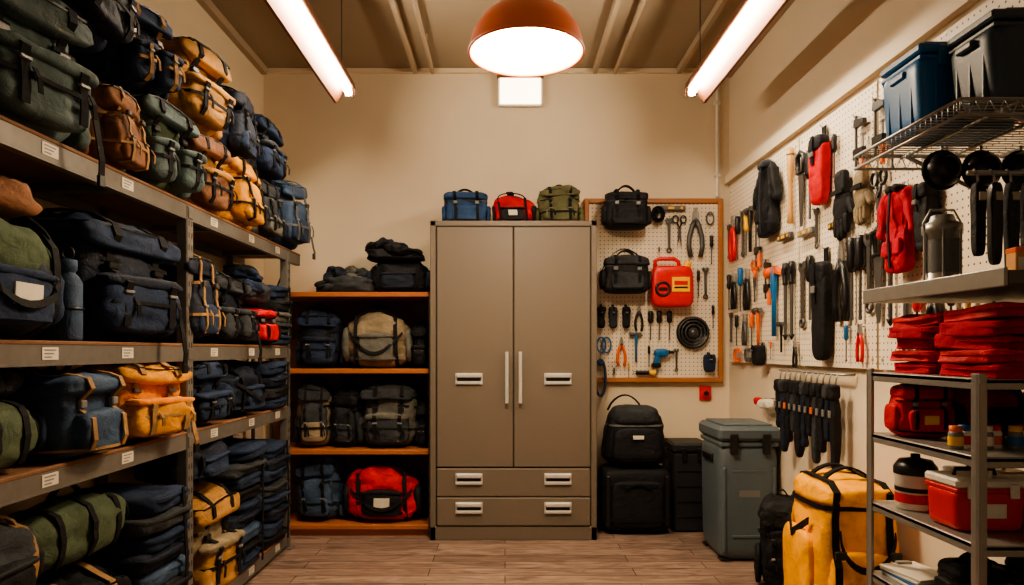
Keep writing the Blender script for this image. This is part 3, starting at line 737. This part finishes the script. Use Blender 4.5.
# rail of hanging pouches below the pegboard
b=B(); b.tube([(1.548,3.72,1.08),(1.5,3.72,1.08),(1.5,3.02,1.08),(1.548,3.02,1.08)],.006,STEEL)
for i in range(11):
    y=3.69-i*.062; L=.25+.06*((i*2)%3); k=sd()
    b.tube([(1.5,y,1.087),(1.49,y,1.06),(1.485,y,1.02)],.004,STEEL,6)
    b.soft((1.485,y,1.02-L*.55),(.018,.021,L*.45),[BLK,NAVY2,BLK,CHAR][i%4],5,.006,k,-.15,9); b.soft((1.478,y,1.0),(.022,.024,.035),[BLK,CHAR,BLK,BLK][i%4],4,.004,k,0,7)
    b.box((1.459,y,.9),(.004,.01,.016),ORP if i in(2,7) else PLG)
b.finish('hanging_tool_roll_rail')
b=B(); b.soft((1.51,3.95,.88),(.035,.08,.03),LABEL,2.8,.01,4); b.soft((1.5,4.04,.89),(.03,.03,.025),RED,3,.006,5); b.cyl((1.559,3.95,.91),(1.5,3.95,.91),.005,STEEL); b.finish('hanging_work_gloves')
b=B(); b.bx(1.35,1.43,4.735,4.7485,.84,.94,REDP,.008); b.cyl((1.39,4.735,.89),(1.39,4.715,.89),.03,REDP); b.cyl((1.39,4.716,.89),(1.39,4.708,.89),.017,PLB); b.finish('red_power_switch')
# back pegboard
satchel((.815,4.6,2.0),0,.31,.27,.16,BLK,BLK,WEB,'hanging_camera_bag',arc=.25)
satchel((.81,4.6,1.57),0,.32,.26,.16,BLK,CHAR,WEB,'black_shoulder_bag',arc=.55)
b=B()
b.soft((0,0,.14),(.145,.06,.14),REDP,6,0,0,.05,10); b.box((.05,-.061,.15),(.06,.004,.05),YELP,.002); b.box((.05,-.065,.16),(.045,.002,.014),REDP,.001); b.box((.05,-.065,.13),(.045,.002,.006),PLB,.001)
b.tube([(-.11,0,.26),(-.11,0,.315),(-.08,0,.33),(.02,0,.33),(.05,0,.31),(.05,0,.27)],.014,REDP); b.cyl((.1,0,.26),(.115,0,.31),.026,YELP); b.ring((-.07,-.058,.12),.045,.01,PLB)
b.box((-.07,-.062,.12),(.03,.006,.01),PLB); b.finish('red_fuel_can',(1.13,4.64,1.48))
b=B(); b.lathe([(0,0),(.105,0),(.112,.01),(.112,.03),(.1,.035)],(0,0,0),PLB,36,R3(90)); 
for r in(.03,.055,.08,.1): b.ring((0,-.04,0),r,.004,DSTEEL)
for i in range(12): a=2*PI*i/12; b.tube([(0.02*math.cos(a),-.04,.02*math.sin(a)),(.108*math.cos(a),-.036,.108*math.sin(a))],.0025,PLB,5)
b.lathe([(0,.0),(.025,0),(.022,.012),(0,.014)],(0,-.04,0),DSTEEL,20,R3(90)); b.finish('round_fan',(1.29,4.712,1.31))
pliers('B',1.31,2.17,.34,DSTEEL); wrench('B',1.13,2.1,.24); coil('B',1.05,2.16,.04,WEB); scissors('B',1.2,2.12,.22,PLB); carab('B',1.41,2.14,.09,DSTEEL,1)
level('B',1.14,2.185,.2,DSTEEL); driver('B',1.42,1.98,.2,PLB); wrench('B',1.38,1.76,.22); driver('B',1.33,1.74,.18,PLB); driver('B',1.06,1.9,.08,PLB)
for x,m in((.66,BLK),(.74,CHAR),(.83,BLK)): pouch('B',x,1.51,.055,.17,m,name='small_tool_pouch')
for x in(1.0,1.06,1.13): driver('B',x,1.46,.2,PLB,fat=1.8)
pliers('B',.92,1.5,.18,PLB); driver('B',1.43,1.5,.16,PLB)
carab('B',.68,1.28,.11,BLUEP,2); pliers('B',.8,1.28,.2,ORP); hammer('B',.9,1.32,.22,BLUEP); driver('B',.99,1.22,.14,PLB); wrench('B',1.18,1.2,.16)
scissors('B',.75,1.12,.12,WHP); driver('B',.85,1.1,.1,YELP)
b=B(); b.soft((0,0,0),(.05,.03,.03),BLUEP,3,0); b.soft((-.03,0,-.045),(.018,.022,.04),BLUEP,3.5,0,0,0,8,R3(0,12)); b.cyl((.045,0,.005),(.09,0,.005),.014,PLB,.008); b.box((-.035,0,-.085),(.03,.025,.015),PLB,.005); b.finish('cordless_drill',(1.07,4.68,1.17))
b=B(); b.cyl((-.06,0,0),(.03,0,0),.014,PLB); b.cyl((.03,0,0),(.07,0,0),.016,YELP,.026); b.cyl((.07,0,0),(.074,0,0),.026,PLG); b.ring((-.07,0,0),.01,.002,WEB,'Y',12); b.finish('flashlight',(.96,4.69,1.035))
pouch('B',1.4,1.18,.07,.14,NAVY,name='small_tool_pouch')
b=B()
for i in range(3): b.ring((0,-.02-.01*i,-.16),.035,.008,[SLATE,BLUE,SLATE][i],'Y',24,3.6)
b.box((0,-.03,-.06),(.022,.024,.014),BLUE,.006); place(b,'blue_rope_coil','B',.655,1.16)

# ------------------------------------------------------------ floor items, back right
b=B()
b.soft((0,0,.22),(.225,.15,.21),BLK,7,.003,3,.0,12); b.soft((0,-.145,.2),(.17,.03,.15),BLK,6,.003,5,.03,9)
for s in(-1,1):
    b.cyl((s*.2-.02,-.02,.03),(s*.2+.02,-.02,.03),.03,PLB); b.cyl((s*.2-.02,.1,.03),(s*.2+.02,.1,.03),.03,PLB); b.bx(s*.19-.015,s*.19+.015,-.165,-.145,.06,.38,PLB,.004)
b.hstrap(.32,-80,80,.02,WEB); b.hstrap(.1,-80,80,.02,WEB)
b.ribbon(arch(-.08,.08,-.18,.3,.03),(0,1,0),.02,.008,WEB)
b.finish('wheeled_black_case',(.85,4.53,0))
b=B()
b.soft((0,0,.19),(.22,.15,.19),BLK,4.2,.006,8,.22,12); b.soft((0,-.04,.33),(.17,.13,.07),CHAR,3,.005,9,.1,9); b.soft((0,-.145,.15),(.16,.03,.11),BLK,5,.004,10,.05,9)
b.hstrap(.27,-85,85,.012,PLG,off=.004); b.hstrap(.08,-85,85,.025,WEB)
b.ribbon(arch(-.17,.06,0,.36,.1),(0,1,0),.025,.01,WEB)
b.box((.0,-.185,.2),(.035,.004,.012),LABEL,.002)
b.finish('black_tool_bag',(.85,4.53,.432))
BIN=hard('black_bin_plastic',(36,37,40),.5)
b=B(); b.bx(-.115,.115,-.13,.13,0,.52,BIN,.015); b.bx(-.125,.125,-.14,.14,.52,.585,BIN,.018)
for s in(-1,1): b.box((s*.05,-.144,.51),(.014,.008,.04),PLB,.003)
for z in(.1,.2,.3,.4): b.box((0,-.131,z),(.09,.003,.006),PLB,.001)
b.finish('lidded_storage_bin',(1.215,4.58,0))
def cooler():
    b=B(); w,d,h=.35,.42,.76
    b.soft((0,0,h*.44),(w*.46,d*.46,h*.44),COOL,9,0,0,-.06,14)
    b.bx(-w*.47,w*.47,-d*.47,d*.47,h*.85,h*.885,COOL,.012)
    b.bx(-w*.5,w*.5,-d*.5,d*.5,h*.89,h,COOL,.022)
    b.bx(-w*.4,w*.4,-d*.4,d*.4,h-.004,h+.012,COOL,.01)
    for s in(-1,1):
        b.bx(s*w*.26-.022,s*w*.26+.022,-d*.53,-d*.47,h*.8,h*.95,PLB,.006); b.bx(s*w*.5-.01,s*w*.5+.01,-d*.2,d*.2,h*.72,h*.78,PLB,.008)
        b.bx(s*w*.4-.008,s*w*.4+.008,-d*.485,-d*.44,h*.08,h*.7,COOL,.006)
    b.bx(-w*.28,w*.28,-d*.475,-d*.45,h*.18,h*.2,COOL,.004); b.bx(-w*.28,w*.28,-d*.475,-d*.45,h*.66,h*.68,COOL,.004)
    b.bx(-.06,.06,-d*.47,-d*.455,h*.48,h*.54,PLG,.003)
    for sx in(-1,1):
        for sy in(-1,1): b.box((sx*w*.36,sy*d*.36,.008),(.03,.03,.008),PLB)
    b.cyl((w*.3,-d*.47,h*.08),(w*.3,-d*.44,h*.08),.018,PLB)
    return b.finish('hard_cooler_box',(1.37,4.02,0),0)
cooler()
backpack((1.385,3.4,0),-20,.24,.46,.24,BLK,BLK,WEB,name='black_daypack',style=2,slouch=.05)
b=B()
b.soft((0,0,.33),(.168,.195,.33),YEL,5,.01,21,.09,18)
b.soft((0,-.01,.63),(.16,.19,.055),YEL,3.8,.008,22,.06,14)
b.soft((0,-.18,.25),(.125,.035,.17),YEL,5,.006,23,.05,12)
b.hstrap(.585,-180,180,.018,WEB,36,off=.009); b.hstrap(.035,-180,180,.03,WEB,30,off=.009)
for s in(-1,1):
    b.loopstrap(s*.1,.34,-85,265,.026,WEB,34,off=.01)
b.ribbon([(.1*math.cos(PI*i/14),-.226,.5-.14*math.sin(PI*i/14)) for i in range(15)],(0,.3,1),.026,.007,WEB)
b.ribbon(arch(-.1,.1,-.06,.67,.06),(0,1,0),.03,.008,WEB); b.ribbon(arch(-.1,.1,.06,.67,.05),(0,1,0),.03,.008,WEB)
b.lathe([(0,0),(.045,0),(.045,.004),(0,.005)],(0,-.224,.24),PLB,28,R3(90)); b.lathe([(.026,0),(.036,0),(.036,.002),(.026,.002)],(0,-.23,.24),YELP,28,R3(90))
b.soft((-.165,0,.3),(.022,.13,.18),YEL,4,.006,24,0,9)
for s in(-1,1):
    b.ribbon([(s*.165,-.1,.52),(s*.188,0,.45),(s*.165,.1,.52)],(0,0,1),.03,.006,WEB)
    b.box((s*.1,-.23,.42),(.02,.008,.016),PLB,.003)
b.warp(.34,.7,13,.045)
b.finish('yellow_gear_bag',(1.36,2.77,0),-2)

# ------------------------------------------------------------ right rack
b=B(); rx0,rx1,ry0,ry1=1.0,1.48,1.44,1.88
for z in(1.13,.964,.777,.584,.3,.08):
    b.bx(rx0,rx1,ry0,ry1,z-.012,z,STEEL,.002)
    for y in(ry0,ry1-.006): b.bx(rx0,rx1,y,y+.006,z-.024,z-.002,STEEL,.002)
    for x in(rx0,rx1-.006): b.bx(x,x+.006,ry0,ry1,z-.024,z-.002,STEEL,.002)
for x in(rx0+.001,rx1-.001):
    for y in(ry0,ry1):
        s=1 if x<1.2 else -1; t=1 if y<1.6 else -1
        b.bx(min(x-.004*s,x+.014*s),max(x-.004*s,x+.014*s),y-.004,y+.004,0,1.14,STEEL,.001); b.bx(min(x-.004*s,x),max(x-.004*s,x),min(y,y+.022*t),max(y,y+.022*t),0,1.14,STEEL,.001)
        b.box((x+.008*s,y,.006),(.018,.016,.006),PLB)
b.finish('metal_shelving_rack')
b=B(); z=1.35; b.bx(1.0,1.528,1.36,1.9,z-.03,z-.0,DSTEEL,.004); b.bx(.995,1.003,1.36,1.9,z-.032,z+.006,STEEL,.002)
for y in(1.45,1.82):
    b.tube([(1.52,y,z-.2),(1.3,y,z-.035)],.007,STEEL); b.bx(1.518,1.529,y-.012,y+.012,z-.24,z+.02,STEEL,.002)
b.finish('bracketed_steel_shelf')
b=B(); z=1.742; xa,xb,ya,yb=1.0,1.525,1.5,1.95
for dz in(0,-.035): b.tube([(xa,ya,z+dz),(xa,yb,z+dz),(xb,yb,z+dz),(xb,ya,z+dz)],.0045,STEEL,8,True)
n=22
for i in range(n+1):
    y=ya+(yb-ya)*i/n; b.tube([(xa,y,z-.03),(xa,y,z),(xb,y,z)],.0018,STEEL,5)
for i in range(1,4): x=xa+(xb-xa)*i/4; b.tube([(x,ya,z-.005),(x,yb,z-.005)],.004,STEEL,6)
m=16
for i in range(m):
    x0=xa+(xb-xa)*i/m;x1=xa+(xb-xa)*(i+1)/m
    for y in(ya,yb): b.tube([(x0,y,z),((x0+x1)/2,y,z-.035),(x1,y,z)],.0016,STEEL,5)
for y in(ya+.04,yb-.04): b.tube([(1.522,y,z-.2),(1.12,y,z-.01)],.006,STEEL); b.bx(1.518,1.529,y-.01,y+.01,z-.22,z+.03,STEEL,.002)
b.finish('wire_shelf')
def crate(name,loc,w,d,h,m,lid):
    b=B(); b.soft((0,0,h*.42),(w*.48,d*.48,h*.42),m,10,0,0,-.08,12)
    b.bx(-w*.5,w*.5,-d*.5,d*.5,h*.78,h*.83,m,.004); b.bx(-w*.51,w*.51,-d*.51,d*.51,h*.86,h*.96,lid,.008); b.bx(-w*.42,w*.42,-d*.42,d*.42,h*.95,h,lid,.006)
    for i in range(5): x=w*(-.34+.17*i); b.bx(x-.004,x+.004,-d*.505,-d*.44,h*.08,h*.78,m,.002); 
    for i in range(3):
        y=d*(-.28+.28*i); b.bx(-w*.505,-w*.44,y-.004,y+.004,h*.08,h*.78,m,.002)
    for s in(-1,1): b.bx(s*w*.28-.014,s*w*.28+.014,-d*.55,-d*.49,h*.7,h*.92,lid,.004)
    b.bx(-w*.54,-w*.49,-d*.18,d*.18,h*.66,h*.74,lid,.004)
    b.tube([(-w*.16,0,h),(-w*.14,0,h+.025),(w*.14,0,h+.025),(w*.16,0,h)],.007,lid)
    return b.finish(name,loc)
crate('blue_storage_box',(1.17,1.8,1.746),.26,.18,.225,BLUEP,BLUEP)
crate('grey_storage_crate',(1.32,1.6,1.746),.46,.16,.215,CRATE,CRATE)
for (x,y) in((1.1,1.72),(1.2,1.72),(1.3,1.72)):
    b=B(); b.tube([(0,0,0),(0,0,-.02)],.003,STEEL,6); b.lathe([(0,-.03),(.03,-.03),(.042,-.015),(.044,.015),(.034,.03),(.02,.032),(0,.02)],(0,0,-.062),PLB,24,R3(80,0,20)); b.ring((0,.0,-.062),.044,.007,WEB,'Y'); b.ring((0,-.03,-.062),.028,.003,DSTEEL,'Y'); b.finish('hanging_headlamp',(x,y,1.705))
b=B(); b.lathe([(0,0),(.045,0),(.048,.01),(.048,.02),(.042,.025),(.042,.14),(.047,.145),(.047,.165),(.03,.175),(.026,.19),(.0,.192)],(0,0,0),STEEL,28)
b.lathe([(.0425,.04),(.0425,.125)],(0,0,0),PLG,28)
for i in range(6): a=2*PI*i/6; b.cyl((.046*math.cos(a),.046*math.sin(a),.02),(.046*math.cos(a),.046*math.sin(a),.15),.0025,STEEL,seg=6)
b.tube([(.045,0,.15),(.05,0,.17),(.03,0,.205),(-.03,0,.205),(-.05,0,.17),(-.045,0,.15)],.003,STEEL,6); b.finish('camping_lantern',(1.14,1.78,1.35))
b=B(); b.tube([(1.5,1.58,1.6),(1.07,1.58,1.6)],.006,STEEL); b.tube([(1.529,1.58,1.6),(1.5,1.58,1.6)],.008,STEEL)
for i in range(10):
    x=1.085+i*.038; L=.17+.02*(i%3)
    b.tube([(x,1.58,1.608),(x,1.568,1.59),(x,1.565,1.57)],.003,STEEL,6); b.soft((x,1.565,1.575-L*.5),(.012,.012,L*.5),[BLK,PLB,CHAR][i%3],5,.001,sd(),-.15,8); b.box((x,1.551,1.54),(.008,.003,.01),STEEL,.001)
b.finish('hanging_knife_rail')
b=B(); b.bx(-.03,.03,-.02,.02,0,.06,hard('kraft_box',(206,150,90),.7),.002); b.bx(-.026,.026,-.0212,-.02,.012,.04,LABEL,.0003); b.bx(-.031,.031,-.021,.021,.05,.062,ORP,.002); b.finish('first_aid_kit_box',(1.13,1.48,1.35),-10)
# folded red shirts: stacked rectangular folded bundles
for (x,y,n) in((1.095,1.54,5),(1.245,1.53,5),(1.39,1.54,5),(1.1,1.75,5),(1.25,1.76,5),(1.4,1.75,5)):
    stack((x,y,1.13),random.uniform(-5,5),.142,.19,[DRED,RED,DRED,DRED,RED][:n],.032,'folded_red_shirts',.0075,False,1.15,11)
satchel((1.085,1.79,.964),-8,.14,.145,.13,RED,RED,WEB,'red_first_aid_pouch',arc=0,label=YELP)
duffel((1.26,1.79,.964),5,.2,.14,.13,DRED,BLK,WEB,name='small_red_duffel_bag',strap=False)
satchel((1.42,1.79,.964),0,.1,.13,.12,BLK,RED,WEB,'black_pouch',arc=0)
cols=[YELP,REDP,WHP,ORP,BLUEP,WHP,REDP,YELP,ORP]
for i in range(9):
    b=B(); b.lathe([(0,0),(.014,0),(.015,.003),(.015,.034),(.012,.04),(.0,.04)],(0,0,0),WHP if i%2 else PLG,16); b.lathe([(.0155,.008),(.0155,.028)],(0,0,0),cols[i],16); b.lathe([(.013,.038),(.0135,.05),(0,.051)],(0,0,0),cols[(i+3)%7],16); b.finish('spice_jar',(1.03+i*.034,1.56+.02*(i%2),.964),0,sc=1.05)
b=B(); b.lathe([(0,0),(.045,0),(.05,.006),(.05,.085),(.053,.09),(.053,.096)],(0,0,0),WHP,28); b.lathe([(.0505,.02),(.0505,.045)],(0,0,0),REDP,28); b.lathe([(.0505,.05),(.0505,.062)],(0,0,0),PLB,28); b.lathe([(.054,.096),(.054,.115),(.04,.135),(.012,.14),(.012,.15),(0,.152)],(0,0,0),PLB,28); b.finish('food_canister',(1.07,1.78,.777),0,sc=.95)
def tackle(loc,rz,w,d,h):
    b=B(); b.soft((0,0,h*.36),(w*.48,d*.48,h*.36),REDP,9,0,0,-.06,10); b.bx(-w*.5,w*.5,-d*.5,d*.5,h*.68,h*.76,REDP,.004); b.bx(-w*.51,w*.51,-d*.51,d*.51,h*.77,h*.93,WHP,.006)
    b.tube([(-w*.3,0,h*.92),(-w*.28,0,h*1.04),(w*.28,0,h*1.04),(w*.3,0,h*.92)],.005,PLB)
    for s in(-1,1): b.bx(s*w*.3-.01,s*w*.3+.01,-d*.56,-d*.5,h*.6,h*.85,WHP,.003)
    b.bx(-w*.2,w*.2,-d*.505,-d*.48,h*.25,h*.5,WHP,.002)
    return b.finish('red_tackle_box',loc,rz)
tackle((1.1,1.6,.777),0,.16,.12,.13); tackle((1.29,1.6,.777),0,.17,.12,.12); tackle((1.26,1.79,.777),0,.16,.11,.11)
satchel((1.12,1.62,.584),0,.16,.11,.13,BLK,BLK,WEB,'small_black_pouch',arc=0)
stack((1.32,1.66,.584),0,.18,.16,[NAVY,CHAR,BLK],.035,'folded_cloth_stack')
b=B()
for i in range(4): b.box((0,0,.004+i*.007),(.055,.07,.003),[WHP,BLUEP,WHP,LABEL][i],.001,R3(0,0,i*4))
b.box((0,.06,.03),(.02,.008,.004),STEEL); b.finish('clipboard_stack',(1.08,1.79,.584))
crate('storage_bin',(1.24,1.66,.3),.4,.34,.2,CRATE,PLB); crate('storage_bin',(1.24,1.66,.08),.4,.34,.17,CRATE,PLB)

# ------------------------------------------------------------ world
w=bpy.data.worlds.new('world'); scene.world=w; w.use_nodes=True
w.node_tree.nodes['Background'].inputs[0].default_value=C(255,232,206); w.node_tree.nodes['Background'].inputs[1].default_value=.26
# ------------------------------------------------------------ camera
cd=bpy.data.cameras.new('camera'); cam=bpy.data.objects.new('camera',cd); scene.collection.objects.link(cam)
cam.location=(0,0,1.19); cam.rotation_euler=(PI/2,0,0); cd.sensor_width=36; cd.lens=24; cd.shift_x=.0068; cd.shift_y=.0562; cd.clip_start=.05
scene.camera=cam
scene.view_settings.look='AgX - Medium High Contrast'
